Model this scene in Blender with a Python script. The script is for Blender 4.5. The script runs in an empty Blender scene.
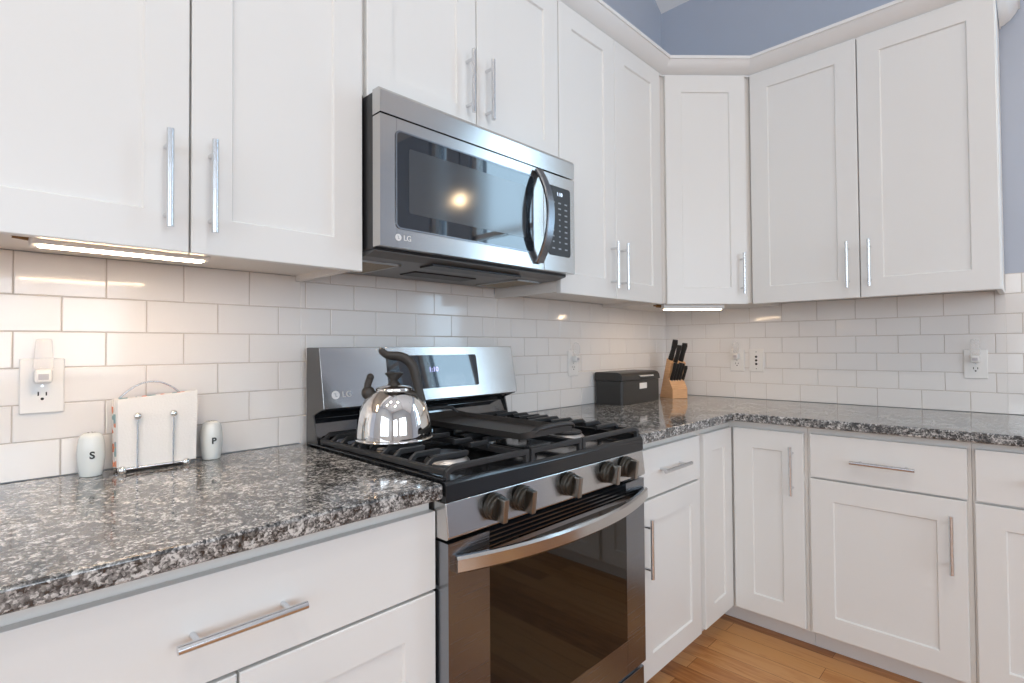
import bpy, bmesh, math, random
from mathutils import Vector, Matrix
random.seed(7)
SC = bpy.context.scene
COL = SC.collection
PI = math.pi

# ------------------------------------------------------------------ camera
cam_d = bpy.data.cameras.new('camera')
cam = bpy.data.objects.new('camera', cam_d)
COL.objects.link(cam)
F_PX, CX, CY = 529.906, 508.836, 337.370
cam_d.sensor_width = 36.0
cam_d.lens = F_PX / 1024 * 36
cam_d.shift_x = (512 - CX) / 1024
cam_d.shift_y = (CY - 341.5) / 1024
cam_d.clip_start = 0.02
R3 = Matrix(((0.70200175, -0.00865515, -0.71212262), (-0.71214287, -0.01806082, -0.70180221), (-0.00678732, 0.99979943, -0.01884243)))
cam.matrix_world = Matrix.Translation((-2.77125, -1.48160, 1.17854)) @ R3.to_4x4()
SC.camera = cam

# ------------------------------------------------------------------ world, exposure, room light
SC.view_settings.view_transform = 'Standard'
SC.view_settings.look = 'None'
SC.view_settings.exposure = 0.04
SC.view_settings.gamma = 1.0
SC.view_settings.use_curve_mapping = False
w = bpy.data.worlds.new('world'); SC.world = w
w.use_nodes = True
wn = w.node_tree.nodes['Background']
wn.inputs[0].default_value = (0.50, 0.72, 1.0, 1)
wn.inputs[1].default_value = 1.1


def area(name, loc, target, sx, sy, power, color):
    l = bpy.data.lights.new(name, 'AREA'); l.shape = 'RECTANGLE'
    l.size = sx; l.size_y = sy; l.energy = power; l.color = color
    o = bpy.data.objects.new(name, l); COL.objects.link(o)
    o.location = loc
    o.rotation_euler = (Vector(target) - Vector(loc)).to_track_quat('-Z', 'Y').to_euler()
    return o


DAY = (0.86, 0.93, 1.0)
FLOOR = 0.05
X_SIDE, Y_REAR = -6.0, -5.2
# daylight standing in the room's windows (each lamp lies in its window opening, outside the pane)
area('window_daylight_right', (0.16, -2.155, 2.05), (-2, -2.155, 2.05), 0.62, 1.86, 20, (0.55, 0.80, 1.0))
area('window_daylight_right_far', (0.16, -2.90, 2.05), (-2, -2.90, 2.05), 0.22, 1.86, 1.8, (0.55, 0.80, 1.0))
area('window_daylight_rear', (-2.6, Y_REAR - 0.16, 1.75), (-2.6, 0, 1.5), 1.9, 1.9, 66, DAY)
area('window_daylight_rear_far', (-4.85, Y_REAR - 0.16, 1.75), (-4.85, 0, 1.5), 1.3, 1.9, 38, DAY)
area('window_daylight_side', (X_SIDE - 0.16, -2.6, 1.75), (0, -2.6, 1.5), 2.3, 1.9, 52, DAY)

# ------------------------------------------------------------------ materials
def mat(name, color, rough=0.5, metal=0.0, **kw):
    m = bpy.data.materials.new(name); m.use_nodes = True
    b = m.node_tree.nodes['Principled BSDF']
    b.inputs['Base Color'].default_value = (*color, 1)
    b.inputs['Roughness'].default_value = rough
    b.inputs['Metallic'].default_value = metal
    for k, v in kw.items():
        b.inputs[k].default_value = v
    return m


def N(m, t, **kw):
    n = m.node_tree.nodes.new(t)
    for k, v in kw.items():
        setattr(n, k, v)
    return n


def L(m, a, b):
    m.node_tree.links.new(a, b)


def bsdf(m):
    return m.node_tree.nodes['Principled BSDF']


def coords(m, scale=(1, 1, 1), rot=(0, 0, 0)):
    tc = N(m, 'ShaderNodeTexCoord'); mp = N(m, 'ShaderNodeMapping')
    mp.inputs['Scale'].default_value = scale; mp.inputs['Rotation'].default_value = rot
    L(m, tc.outputs['Object'], mp.inputs['Vector'])
    return mp.outputs['Vector']


def ramp(m, fac, stops, interp='LINEAR'):
    r = N(m, 'ShaderNodeValToRGB'); r.color_ramp.interpolation = interp
    e = r.color_ramp.elements
    while len(e) < len(stops):
        e.new(0.5)
    for i, (p, c) in enumerate(stops):
        e[i].position = p; e[i].color = (*c, 1)
    L(m, fac, r.inputs['Fac'])
    return r.outputs['Color']


def bump_noise(m, scale, strength, dist=0.001, stretch=(1, 1, 1), detail=2):
    v = coords(m, stretch)
    n = N(m, 'ShaderNodeTexNoise'); n.inputs['Scale'].default_value = scale; n.inputs['Detail'].default_value = detail
    L(m, v, n.inputs['Vector'])
    b = N(m, 'ShaderNodeBump'); b.inputs['Strength'].default_value = strength; b.inputs['Distance'].default_value = dist
    L(m, n.outputs['Fac'], b.inputs['Height'])
    L(m, b.outputs['Normal'], bsdf(m).inputs['Normal'])


M = {}
M['paint'] = mat('white_cabinet_paint', (0.80, 0.797, 0.778), 0.34)
bump_noise(M['paint'], 260, 0.10, 0.0004)
M['box'] = mat('cabinet_box_paint', (0.82, 0.79, 0.75), 0.42)
M['kick'] = mat('toe_kick_paint', (0.76, 0.73, 0.70), 0.45)
M['tile'] = mat('white_glazed_tile', (0.86, 0.832, 0.805), 0.09)
bump_noise(M['tile'], 14, 0.16, 0.0012)
M['grout'] = mat('warm_grey_grout', (0.62, 0.56, 0.51), 0.9)
M['wall'] = mat('blue_grey_wall_paint', (0.455, 0.50, 0.585), 0.75)
bump_noise(M['wall'], 180, 0.10, 0.0006)
M['room_wall'] = mat('pale_room_wall_paint', (0.62, 0.64, 0.66), 0.8)
M['ceiling'] = mat('white_ceiling_paint', (0.85, 0.85, 0.85), 0.85)
M['trim'] = mat('white_trim_paint', (0.82, 0.82, 0.81), 0.4)
M['chrome'] = mat('brushed_nickel', (0.72, 0.73, 0.75), 0.27, 1.0)
M['bright'] = mat('polished_steel', (0.86, 0.85, 0.83), 0.035, 1.0)
M['black'] = mat('black_plastic', (0.018, 0.018, 0.02), 0.38)
M['softblack'] = mat('soft_black_plastic', (0.035, 0.031, 0.028), 0.5)
M['enamel'] = mat('black_enamel', (0.012, 0.013, 0.015), 0.12)
M['gloss'] = mat('polished_black_enamel', (0.014, 0.015, 0.017), 0.06, 0.0, **{'IOR': 2.3})
M['iron'] = mat('cast_iron', (0.024, 0.025, 0.027), 0.42)
bump_noise(M['iron'], 500, 0.25, 0.0006)
M['griddle'] = mat('seasoned_griddle_iron', (0.030, 0.028, 0.027), 0.46)
bump_noise(M['griddle'], 700, 0.3, 0.0006)
M['glass'] = mat('dark_oven_glass', (0.010, 0.007, 0.004), 0.035, 0.0, **{'IOR': 1.5})
M['mwglass'] = mat('dark_microwave_glass', (0.012, 0.016, 0.022), 0.03, 0.0, **{'IOR': 1.9})
M['mwscreen'] = mat('microwave_window_screen', (0.045, 0.05, 0.055), 0.10, 0.0, **{'IOR': 1.9})
M['darksteel'] = mat('dark_grey_steel', (0.13, 0.125, 0.12), 0.32, 0.8)
M['undergrey'] = mat('grey_painted_underside', (0.16, 0.16, 0.16), 0.42, 0.3)
M['filter'] = mat('grease_filter_mesh', (0.36, 0.29, 0.20), 0.5, 0.5)
bump_noise(M['filter'], 420, 1.0, 0.004)
M['knob'] = mat('bronze_grey_knob', (0.055, 0.050, 0.042), 0.36, 0.6)
M['knobface'] = mat('knob_grip_metal', (0.32, 0.305, 0.28), 0.3, 1.0)
M['logo'] = mat('pale_logo_print', (0.75, 0.75, 0.75), 0.4)
M['keys'] = mat('grey_key_print', (0.34, 0.36, 0.40), 0.5)
M['ceramic'] = mat('pale_green_white_ceramic', (0.76, 0.79, 0.77), 0.16)
M['ink'] = mat('black_letter_print', (0.02, 0.02, 0.02), 0.5)
M['napkin'] = mat('white_paper_napkin', (0.84, 0.82, 0.79), 0.9)
bump_noise(M['napkin'], 260, 0.5, 0.0012)
M['plate'] = mat('ivory_outlet_plastic', (0.86, 0.84, 0.81), 0.3)
M['slot'] = mat('dark_slot', (0.03, 0.025, 0.02), 0.6)
M['plug'] = mat('grey_plug_plastic', (0.52, 0.50, 0.52), 0.4)
M['breadbox'] = mat('charcoal_painted_metal', (0.028, 0.026, 0.024), 0.36)
M['brass'] = mat('brown_cable_clip', (0.22, 0.11, 0.035), 0.4, 0.4)
M['knife'] = mat('black_knife_handle', (0.018, 0.017, 0.017), 0.34)
M['alu'] = mat('burner_aluminium', (0.55, 0.54, 0.53), 0.4, 1.0)


def emit(name, color, strength):
    m = bpy.data.materials.new(name); m.use_nodes = True
    b = bsdf(m)
    b.inputs['Base Color'].default_value = (0.8, 0.8, 0.8, 1)
    b.inputs['Emission Color'].default_value = (*color, 1)
    b.inputs['Emission Strength'].default_value = strength
    return m


M['lamp'] = emit('warm_light_strip', (1.0, 0.71, 0.46), 48.0)
M['led'] = emit('blue_white_led_digits', (0.62, 0.78, 1.0), 1.6)
M['violet'] = emit('violet_led_digits', (0.45, 0.42, 1.0), 1.4)
M['bulb'] = emit('warm_pendant_bulb', (1.0, 0.72, 0.42), 60.0)
M['can'] = emit('recessed_bulb', (1.0, 0.86, 0.68), 14.0)

# brushed stainless
def stainless(name, col, rough, stretch):
    m = mat(name, col, rough, 1.0)
    v = coords(m, stretch)
    n = N(m, 'ShaderNodeTexNoise'); n.inputs['Scale'].default_value = 120; n.inputs['Detail'].default_value = 3
    L(m, v, n.inputs['Vector'])
    mr = N(m, 'ShaderNodeMapRange')
    mr.inputs['To Min'].default_value = rough - 0.05; mr.inputs['To Max'].default_value = rough + 0.06
    L(m, n.outputs['Fac'], mr.inputs['Value']); L(m, mr.outputs['Result'], bsdf(m).inputs['Roughness'])
    b = N(m, 'ShaderNodeBump'); b.inputs['Strength'].default_value = 0.035; b.inputs['Distance'].default_value = 0.0006
    L(m, n.outputs['Fac'], b.inputs['Height']); L(m, b.outputs['Normal'], bsdf(m).inputs['Normal'])
    return m


M['steel'] = stainless('brushed_stainless', (0.56, 0.55, 0.54), 0.20, (0.04, 1, 6))
M['steel_dark'] = stainless('smoked_stainless', (0.27, 0.285, 0.31), 0.25, (0.04, 1, 6))

# granite
def granite():
    m = mat('speckled_grey_granite', (0.3, 0.28, 0.27), 0.085, 0.0, **{'IOR': 1.8})
    v = coords(m, (1, 1, 1))
    nz = N(m, 'ShaderNodeTexNoise'); nz.inputs['Scale'].default_value = 150; nz.inputs['Detail'].default_value = 2
    L(m, v, nz.inputs['Vector'])
    mix = N(m, 'ShaderNodeVectorMath', operation='SCALE'); mix.inputs['Scale'].default_value = 0.009
    L(m, nz.outputs['Color'], mix.inputs[0])
    add = N(m, 'ShaderNodeVectorMath', operation='ADD'); L(m, v, add.inputs[0]); L(m, mix.outputs[0], add.inputs[1])
    def cells(sc):
        vo = N(m, 'ShaderNodeTexVoronoi', feature='SMOOTH_F1'); vo.inputs['Scale'].default_value = sc
        vo.inputs['Smoothness'].default_value = 0.25
        L(m, add.outputs[0], vo.inputs['Vector'])
        sep = N(m, 'ShaderNodeSeparateColor'); L(m, vo.outputs['Color'], sep.inputs[0])
        return sep.outputs[0]
    a, b = cells(300), cells(120)
    n2 = N(m, 'ShaderNodeTexNoise'); n2.inputs['Scale'].default_value = 75; n2.inputs['Detail'].default_value = 6; n2.inputs['Roughness'].default_value = 0.68
    L(m, v, n2.inputs['Vector'])
    n3 = N(m, 'ShaderNodeTexNoise'); n3.inputs['Scale'].default_value = 14; n3.inputs['Detail'].default_value = 3
    L(m, v, n3.inputs['Vector'])
    def madd(x, k, y=None):
        q = N(m, 'ShaderNodeMath', operation='MULTIPLY_ADD'); q.inputs[1].default_value = k
        L(m, x, q.inputs[0])
        if y is None: q.inputs[2].default_value = 0.0
        else: L(m, y, q.inputs[2])
        return q.outputs[0]
    t = madd(n3.outputs['Fac'], 0.35, madd(n2.outputs['Fac'], 0.85, madd(b, 0.20, madd(a, 0.30))))
    mr = N(m, 'ShaderNodeMapRange'); mr.inputs['From Min'].default_value = 0.525; mr.inputs['From Max'].default_value = 1.06
    L(m, t, mr.inputs['Value'])
    c = ramp(m, mr.outputs['Result'], [(0.10, (0.011, 0.012, 0.013)), (0.32, (0.036, 0.037, 0.039)), (0.50, (0.108, 0.109, 0.109)),
                                 (0.68, (0.215, 0.214, 0.210)), (0.84, (0.42, 0.415, 0.405)), (1.0, (0.64, 0.635, 0.62))])
    L(m, c, bsdf(m).inputs['Base Color'])
    return m


M['granite'] = granite()


def wood_floor():
    m = mat('oak_floor_boards', (0.4, 0.2, 0.09), 0.36)
    v = coords(m, (1, 1, 1), (0, 0, PI / 2))
    br = N(m, 'ShaderNodeTexBrick')
    br.offset = 0.37; br.offset_frequency = 2
    for k, val in (('Scale', 1.0), ('Mortar Size', 0.0009), ('Mortar Smooth', 0.2), ('Bias', 0.0), ('Brick Width', 0.95), ('Row Height', 0.083)):
        br.inputs[k].default_value = val
    br.inputs['Color1'].default_value = (0.0, 0.0, 0.0, 1); br.inputs['Color2'].default_value = (1, 1, 1, 1)
    br.inputs['Mortar'].default_value = (0.0, 0.0, 0.0, 1)
    L(m, v, br.inputs['Vector'])
    g = N(m, 'ShaderNodeTexNoise'); g.inputs['Scale'].default_value = 9; g.inputs['Detail'].default_value = 7; g.inputs['Distortion'].default_value = 0.8
    v2 = coords(m, (7, 0.7, 1))
    L(m, v2, g.inputs['Vector'])
    sep = N(m, 'ShaderNodeSeparateColor'); L(m, br.outputs['Color'], sep.inputs[0])
    a = N(m, 'ShaderNodeMath', operation='MULTIPLY_ADD'); a.inputs[1].default_value = 0.62
    L(m, sep.outputs[0], a.inputs[0]); L(m, g.outputs['Fac'], a.inputs[2])
    c = ramp(m, a.outputs[0], [(0.22, (0.13, 0.042, 0.010)), (0.52, (0.33, 0.125, 0.034)), (0.80, (0.47, 0.205, 0.066)), (1.0, (0.57, 0.29, 0.11))])
    mx = N(m, 'ShaderNodeMix', data_type='RGBA', blend_type='MULTIPLY')
    mx.inputs['Factor'].default_value = 1.0
    L(m, c, mx.inputs['A'])
    c2 = ramp(m, br.outputs['Fac'], [(0.0, (1, 1, 1)), (1.0, (0.45, 0.38, 0.32))])
    L(m, c2, mx.inputs['B'])
    L(m, mx.outputs['Result'], bsdf(m).inputs['Base Color'])
    return m


M['floor'] = wood_floor()


def block_wood():
    m = mat('pale_maple_block', (0.62, 0.38, 0.21), 0.42)
    v = coords(m, (3, 3, 40))
    n = N(m, 'ShaderNodeTexNoise'); n.inputs['Scale'].default_value = 6; n.inputs['Detail'].default_value = 4
    L(m, v, n.inputs['Vector'])
    c = ramp(m, n.outputs['Fac'], [(0.3, (0.60, 0.335, 0.165)), (0.7, (0.72, 0.45, 0.25))])
    L(m, c, bsdf(m).inputs['Base Color'])
    return m


M['maple'] = block_wood()


def patterned_napkin():
    m = mat('patterned_napkin_print', (0.8, 0.6, 0.5), 0.9)
    v = coords(m)
    vo = N(m, 'ShaderNodeTexVoronoi'); vo.inputs['Scale'].default_value = 60
    L(m, v, vo.inputs['Vector'])
    sep = N(m, 'ShaderNodeSeparateColor'); L(m, vo.outputs['Color'], sep.inputs[0])
    c = ramp(m, sep.outputs[0], [(0.0, (0.75, 0.30, 0.18)), (0.22, (0.82, 0.78, 0.73)), (0.62, (0.30, 0.42, 0.42)), (0.74, (0.82, 0.77, 0.72))], 'CONSTANT')
    L(m, c, bsdf(m).inputs['Base Color'])
    return m


M['pattern'] = patterned_napkin()


def pane_glass():
    m = bpy.data.materials.new('window_pane_glass'); m.use_nodes = True
    nt = m.node_tree; nt.nodes.clear()
    out = nt.nodes.new('ShaderNodeOutputMaterial'); mx = nt.nodes.new('ShaderNodeMixShader')
    tr = nt.nodes.new('ShaderNodeBsdfTransparent'); gl = nt.nodes.new('ShaderNodeBsdfGlossy')
    gl.inputs['Roughness'].default_value = 0.02
    mx.inputs[0].default_value = 0.05; nt.links.new(tr.outputs[0], mx.inputs[1]); nt.links.new(gl.outputs[0], mx.inputs[2])
    nt.links.new(mx.outputs[0], out.inputs[0])
    return m


M['pane'] = pane_glass()


def clear_plastic():
    m = mat('clear_frosted_plastic', (0.92, 0.90, 0.88), 0.15)
    nt = m.node_tree; out = nt.nodes['Material Output']; mx = nt.nodes.new('ShaderNodeMixShader'); tr = nt.nodes.new('ShaderNodeBsdfTransparent')
    mx.inputs[0].default_value = 0.22
    nt.links.new(tr.outputs[0], mx.inputs[1]); nt.links.new(bsdf(m).outputs[0], mx.inputs[2]); nt.links.new(mx.outputs[0], out.inputs[0])
    return m


M['nightlight'] = clear_plastic()

# ------------------------------------------------------------------ mesh helpers
OFF = {}


class MB:
    """collects shapes, then links them as ONE mesh object"""
    def __init__(self):
        self.bm = bmesh.new()

    def _merge(self, b, mtx=None):
        if mtx is not None:
            b.transform(mtx)
        me = bpy.data.meshes.new('tmp'); b.to_mesh(me); b.free()
        self.bm.from_mesh(me); bpy.data.meshes.remove(me)

    def box(self, x0, x1, y0, y1, z0, z1, bev=0.0, seg=2, mtx=None):
        b = bmesh.new()
        bmesh.ops.create_cube(b, size=1)
        bmesh.ops.scale(b, vec=(abs(x1 - x0), abs(y1 - y0), abs(z1 - z0)), verts=b.verts)
        bmesh.ops.translate(b, vec=((x0 + x1) / 2, (y0 + y1) / 2, (z0 + z1) / 2), verts=b.verts)
        if bev > 0:
            bmesh.ops.bevel(b, geom=list(b.edges), offset=bev, segments=seg, affect='EDGES', profile=0.5, clamp_overlap=True)
        self._merge(b, mtx)
        return self

    def prism(self, poly, d0, d1, axis='z', bev=0.0, seg=2, mtx=None, bev_filter=None):
        """polygon extruded along an axis: poly in (x,y) for z, (x,z) for y, (y,z) for x"""
        b = bmesh.new()
        def P(u, v, d):
            return (u, v, d) if axis == 'z' else ((u, d, v) if axis == 'y' else (d, u, v))
        lo = [b.verts.new(P(u, v, d0)) for u, v in poly]
        hi = [b.verts.new(P(u, v, d1)) for u, v in poly]
        n = len(poly)
        b.faces.new(lo); b.faces.new(hi)
        for i in range(n):
            b.faces.new((lo[i], lo[(i + 1) % n], hi[(i + 1) % n], hi[i]))
        bmesh.ops.recalc_face_normals(b, faces=b.faces)
        if bev > 0:
            ed = [e for e in b.edges if bev_filter is None or bev_filter(e)]
            bmesh.ops.bevel(b, geom=ed, offset=bev, segments=seg, affect='EDGES', profile=0.5, clamp_overlap=True)
        self._merge(b, mtx)
        return self

    def cyl(self, p0, p1, r, seg=20, r2=None, bev=0.0):
        p0, p1 = Vector(p0), Vector(p1); d = p1 - p0
        b = bmesh.new()
        bmesh.ops.create_cone(b, cap_ends=True, segments=seg, radius1=r, radius2=r if r2 is None else r2, depth=d.length)
        if bev > 0:
            ed = [e for e in b.edges if len(e.link_faces) == 2 and any(len(f.verts) > 4 for f in e.link_faces)]
            bmesh.ops.bevel(b, geom=ed, offset=bev, segments=2, affect='EDGES', profile=0.5)
        m = Matrix.Translation((p0 + p1) / 2) @ d.to_track_quat('Z', 'Y').to_matrix().to_4x4()
        self._merge(b, m)
        return self

    def sphere(self, c, r, sx=1, sy=1, sz=1, seg=20):
        b = bmesh.new()
        bmesh.ops.create_uvsphere(b, u_segments=seg, v_segments=seg // 2 + 2, radius=r)
        self._merge(b, Matrix.Translation(c) @ Matrix.Diagonal((sx, sy, sz, 1)))
        return self

    def lathe(self, prof, c=(0, 0, 0), seg=48, mtx=None):
        b = bmesh.new(); rings = []
        for r, z in prof:
            if r < 1e-6:
                rings.append([b.verts.new((0, 0, z))])
            else:
                rings.append([b.verts.new((r * math.cos(2 * PI * i / seg), r * math.sin(2 * PI * i / seg), z)) for i in range(seg)])
        for a, c2 in zip(rings, rings[1:]):
            for i in range(seg):
                j = (i + 1) % seg
                if len(a) == 1 and len(c2) == 1:
                    continue
                if len(a) == 1:
                    b.faces.new((a[0], c2[j], c2[i]))
                elif len(c2) == 1:
                    b.faces.new((a[i], a[j], c2[0]))
                else:
                    b.faces.new((a[i], a[j], c2[j], c2[i]))
        if len(rings[0]) > 1: b.faces.new(rings[0][::-1])
        if len(rings[-1]) > 1: b.faces.new(rings[-1])
        bmesh.ops.recalc_face_normals(b, faces=b.faces)
        self._merge(b, Matrix.Translation(c) @ (mtx or Matrix.Identity(4)))
        return self

    def tube(self, pts, r, seg=12, caps=True):
        pts = [Vector(p) for p in pts]
        rs = r if isinstance(r, (list, tuple)) else [r] * len(pts)
        b = bmesh.new(); rings = []
        up = None
        for i, p in enumerate(pts):
            t = (pts[min(i + 1, len(pts) - 1)] - pts[max(i - 1, 0)]).normalized()
            if up is None:
                up = t.orthogonal().normalized()
            up = (up - t * up.dot(t)).normalized()
            s = t.cross(up)
            rr = rs[i]
            ra, rb = rr if isinstance(rr, (list, tuple)) else (rr, rr)
            rings.append([b.verts.new(p + up * ra * math.cos(2 * PI * k / seg) + s * rb * math.sin(2 * PI * k / seg)) for k in range(seg)])
        for a, c in zip(rings, rings[1:]):
            for k in range(seg):
                b.faces.new((a[k], a[(k + 1) % seg], c[(k + 1) % seg], c[k]))
        if caps:
            b.faces.new(rings[0][::-1]); b.faces.new(rings[-1])
        bmesh.ops.recalc_face_normals(b, faces=b.faces)
        self._merge(b)
        return self

    def sweep(self, pts, wdir, wid, thk, bev=0.0):
        """rectangular bar along pts; wid along wdir, thk across"""
        pts = [Vector(p) for p in pts]; wd = Vector(wdir).normalized()
        b = bmesh.new(); rings = []
        for i, p in enumerate(pts):
            t = (pts[min(i + 1, len(pts) - 1)] - pts[max(i - 1, 0)]).normalized()
            n = t.cross(wd).normalized()
            th = thk[i] if isinstance(thk, list) else thk
            wi = wid[i] if isinstance(wid, list) else wid
            cs = []
            h, k = wi / 2, th / 2
            c = min(bev, h * 0.9, k * 0.9)
            for (a, d) in ((-h + c, -k), (h - c, -k), (h, -k + c), (h, k - c), (h - c, k), (-h + c, k), (-h, k - c), (-h, -k + c)) if c > 0 else ((-h, -k), (h, -k), (h, k), (-h, k)):
                cs.append(b.verts.new(p + wd * a + n * d))
            rings.append(cs)
        m = len(rings[0])
        for a, c in zip(rings, rings[1:]):
            for k in range(m):
                b.faces.new((a[k], a[(k + 1) % m], c[(k + 1) % m], c[k]))
        b.faces.new(rings[0][::-1]); b.faces.new(rings[-1])
        bmesh.ops.recalc_face_normals(b, faces=b.faces)
        self._merge(b)
        return self

    def build(self, name, material, parent=None, smooth=35, origin=None, wn=True):
        me = bpy.data.meshes.new(name)
        off = OFF.get(parent.name, Vector()) if parent else Vector(origin or (0, 0, 0))
        bmesh.ops.translate(self.bm, vec=-off, verts=self.bm.verts)
        self.bm.to_mesh(me); self.bm.free()
        me.materials.append(material)
        if smooth:
            for p in me.polygons: p.use_smooth = True
            me.set_sharp_from_angle(angle=math.radians(smooth))
        o = bpy.data.objects.new(name, me); COL.objects.link(o)
        if smooth and wn:
            wnm = o.modifiers.new('weighted_normals', 'WEIGHTED_NORMAL'); wnm.keep_sharp = True; wnm.weight = 70
        if parent:
            o.parent = parent; OFF[o.name] = off
        else:
            o.location = off; OFF[o.name] = off
        return o


def tag(o, label, cat, group=None):
    o['label'] = label; o['category'] = cat
    if group: o['group'] = group
    return o


def thing(name, label, cat, origin=(0, 0, 0), rotz=0.0, group=None):
    """Empty at the thing's base; origin given in the frame turned by rotz about the room corner"""
    o = bpy.data.objects.new(name, None); COL.objects.link(o)
    o.empty_display_size = 0.1
    o.location = Matrix.Rotation(rotz, 3, 'Z') @ Vector(origin)
    o.rotation_euler = (0, 0, rotz)
    OFF[o.name] = Vector(origin)
    return tag(o, label, cat, group)


def struct(o):
    o['kind'] = 'structure'
    return o


def text_mesh(txt, size, mtx, name, material, parent, depth=0.0004, fat=0.0):
    cu = bpy.data.curves.new('tmp_text', 'FONT'); cu.body = txt; cu.size = size; cu.extrude = depth; cu.offset = fat
    cu.align_x = 'CENTER'; cu.align_y = 'CENTER'
    to = bpy.data.objects.new('tmp_text', cu); COL.objects.link(to)
    dg = bpy.context.evaluated_depsgraph_get()
    me = bpy.data.meshes.new_from_object(to.evaluated_get(dg))
    bpy.data.objects.remove(to); bpy.data.curves.remove(cu)
    mb = MB(); mb.bm.from_mesh(me); bpy.data.meshes.remove(me)
    mb.bm.transform(mtx)
    return mb.build(name, material, parent, smooth=0)


# ------------------------------------------------------------------ room shell
def slab(name, x0, x1, y0, y1, z0, z1, m):
    return struct(MB().box(x0, x1, y0, y1, z0, z1).build(name, m, smooth=0))


slab('floor', X_SIDE - 0.15, 0.15, Y_REAR - 0.15, 0.15, FLOOR - 0.1, FLOOR, M['floor'])
slab('wall_left', X_SIDE - 0.15, 0.15, 0.0, 0.15, FLOOR, 4.9, M['wall'])


def wall_with_holes(name, axis, c0, c1, lo, hi, zlo, zhi, holes, m):
    """wall slab between c0..c1 across, lo..hi along, with window holes (a0,a1,z0,z1)"""
    mb = MB(); cuts = sorted(holes); pos = lo
    def add(a0, a1, z0, z1):
        if a1 - a0 < 1e-4 or z1 - z0 < 1e-4: return
        if axis == 'x': mb.box(c0, c1, a0, a1, z0, z1)
        else: mb.box(a0, a1, c0, c1, z0, z1)
    for a0, a1, z0, z1 in cuts:
        add(pos, a0, zlo, zhi); add(a0, a1, zlo, z0); add(a0, a1, z1, zhi); pos = a1
    add(pos, hi, zlo, zhi)
    return struct(mb.build(name, m, smooth=0))


WB = [(-3.03, -2.77, 1.1, 3.0), (-2.50, -1.81, 1.1, 3.0)]
WR = [(-5.5, -4.2, 0.8, 2.7), (-3.55, -1.65, 0.8, 2.7)]
WS = [(-3.8, -1.4, 0.8, 2.7)]
wall_with_holes('wall_right', 'x', 0.0, 0.15, Y_REAR - 0.15, 0.0, FLOOR, 4.9, WB, M['wall'])
wall_with_holes('wall_rear', 'y', Y_REAR - 0.15, Y_REAR, X_SIDE, 0.0, FLOOR, 4.9, WR, M['room_wall'])
wall_with_holes('wall_side', 'x', X_SIDE - 0.15, X_SIDE, Y_REAR, 0.0, FLOOR, 4.9, WS, M['room_wall'])
# vaulted ceiling: rises from the right wall towards the middle of the room
struct(MB().prism([(0.15, 3.09 - 0.15 * 0.72), (-1.95, 3.09 + 1.95 * 0.72), (X_SIDE - 0.15, 3.09 + 1.95 * 0.72), (X_SIDE - 0.15, 4.75), (-1.95, 4.75), (0.15, 3.3)],
                  Y_REAR - 0.15, 0.0, axis='y').build('ceiling', M['ceiling'], smooth=0))


def window(idx, axis, c, a0, a1, z0, z1, inward):
    mb = MB(); t = 0.055
    def bx(u0, u1, v0, v1, d0, d1, b):
        if axis == 'x': b.box(c + d0, c + d1, u0, u1, v0, v1, 0.004)
        else: b.box(u0, u1, c + d0, c + d1, v0, v1, 0.004)
    d0, d1 = sorted((0.03 * inward * -1, 0.10 * inward * -1))
    bx(a0, a1, z0, z0 + t, d0, d1, mb); bx(a0, a1, z1 - t, z1, d0, d1, mb)
    bx(a0, a0 + t, z0, z1, d0, d1, mb); bx(a1 - t, a1, z0, z1, d0, d1, mb)
    bx(a0, a1, (z0 + z1) / 2 - 0.02, (z0 + z1) / 2 + 0.02, d0, d1, mb)
    n = max(1, round((a1 - a0) / 0.75))
    for k in range(1, n):
        a = a0 + (a1 - a0) * k / n
        bx(a - 0.03, a + 0.03, z0, z1, d0, d1, mb)
    o = struct(mb.build('window_%d' % idx, M['trim']))
    pm = MB(); dm = (d0 + d1) / 2
    if axis == 'x': pm.box(c + dm - 0.003, c + dm + 0.003, a0 + 0.02, a1 - 0.02, z0 + 0.02, z1 - 0.02)
    else: pm.box(a0 + 0.02, a1 - 0.02, c + dm - 0.003, c + dm + 0.003, z0 + 0.02, z1 - 0.02)
    pm.build('pane', M['pane'], o, smooth=0)


for i, h in enumerate(WB): window(1 + i, 'x', 0.0, *h, -1)
for i, h in enumerate(WR): window(3 + i, 'y', Y_REAR, *h, 1)
for i, h in enumerate(WS): window(5 + i, 'x', X_SIDE, *h, 1)

# recessed ceiling lamps over the room behind the camera (they show as sparks in steel and tile)
for k, (x, y) in enumerate([(-3.6, -1.5), (-2.45, -2.3), (-3.6, -3.3), (-4.9, -1.6)]):
    zc = 3.09 + 1.95 * 0.72
    t = thing('recessed_light', ('white recessed ceiling light over the kitchen floor', 'white recessed ceiling light between range and rear windows',
              'white recessed ceiling light before the rear windows', 'white recessed ceiling light before the side window')[k], 'ceiling light', (x, y, zc), 0, 'recessed ceiling lights')
    MB().lathe([(0.062, -0.001), (0.085, -0.006), (0.088, 0.0)], (x, y, zc)).build('trim_ring', M['trim'], t)
    MB().lathe([(0.0, -0.004), (0.06, -0.004), (0.06, -0.0005), (0.0, -0.0005)], (x, y, zc)).build('bulb_face', M['can'], t)
    l = bpy.data.lights.new('recessed_lamp', 'AREA'); l.shape = 'DISK'; l.size = 0.12; l.energy = 11; l.color = (1.0, 0.88, 0.74); l.spread = 2.4
    lo = bpy.data.objects.new('recessed_lamp', l); COL.objects.link(lo); lo.location = (x, y, zc - 0.012)

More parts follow.
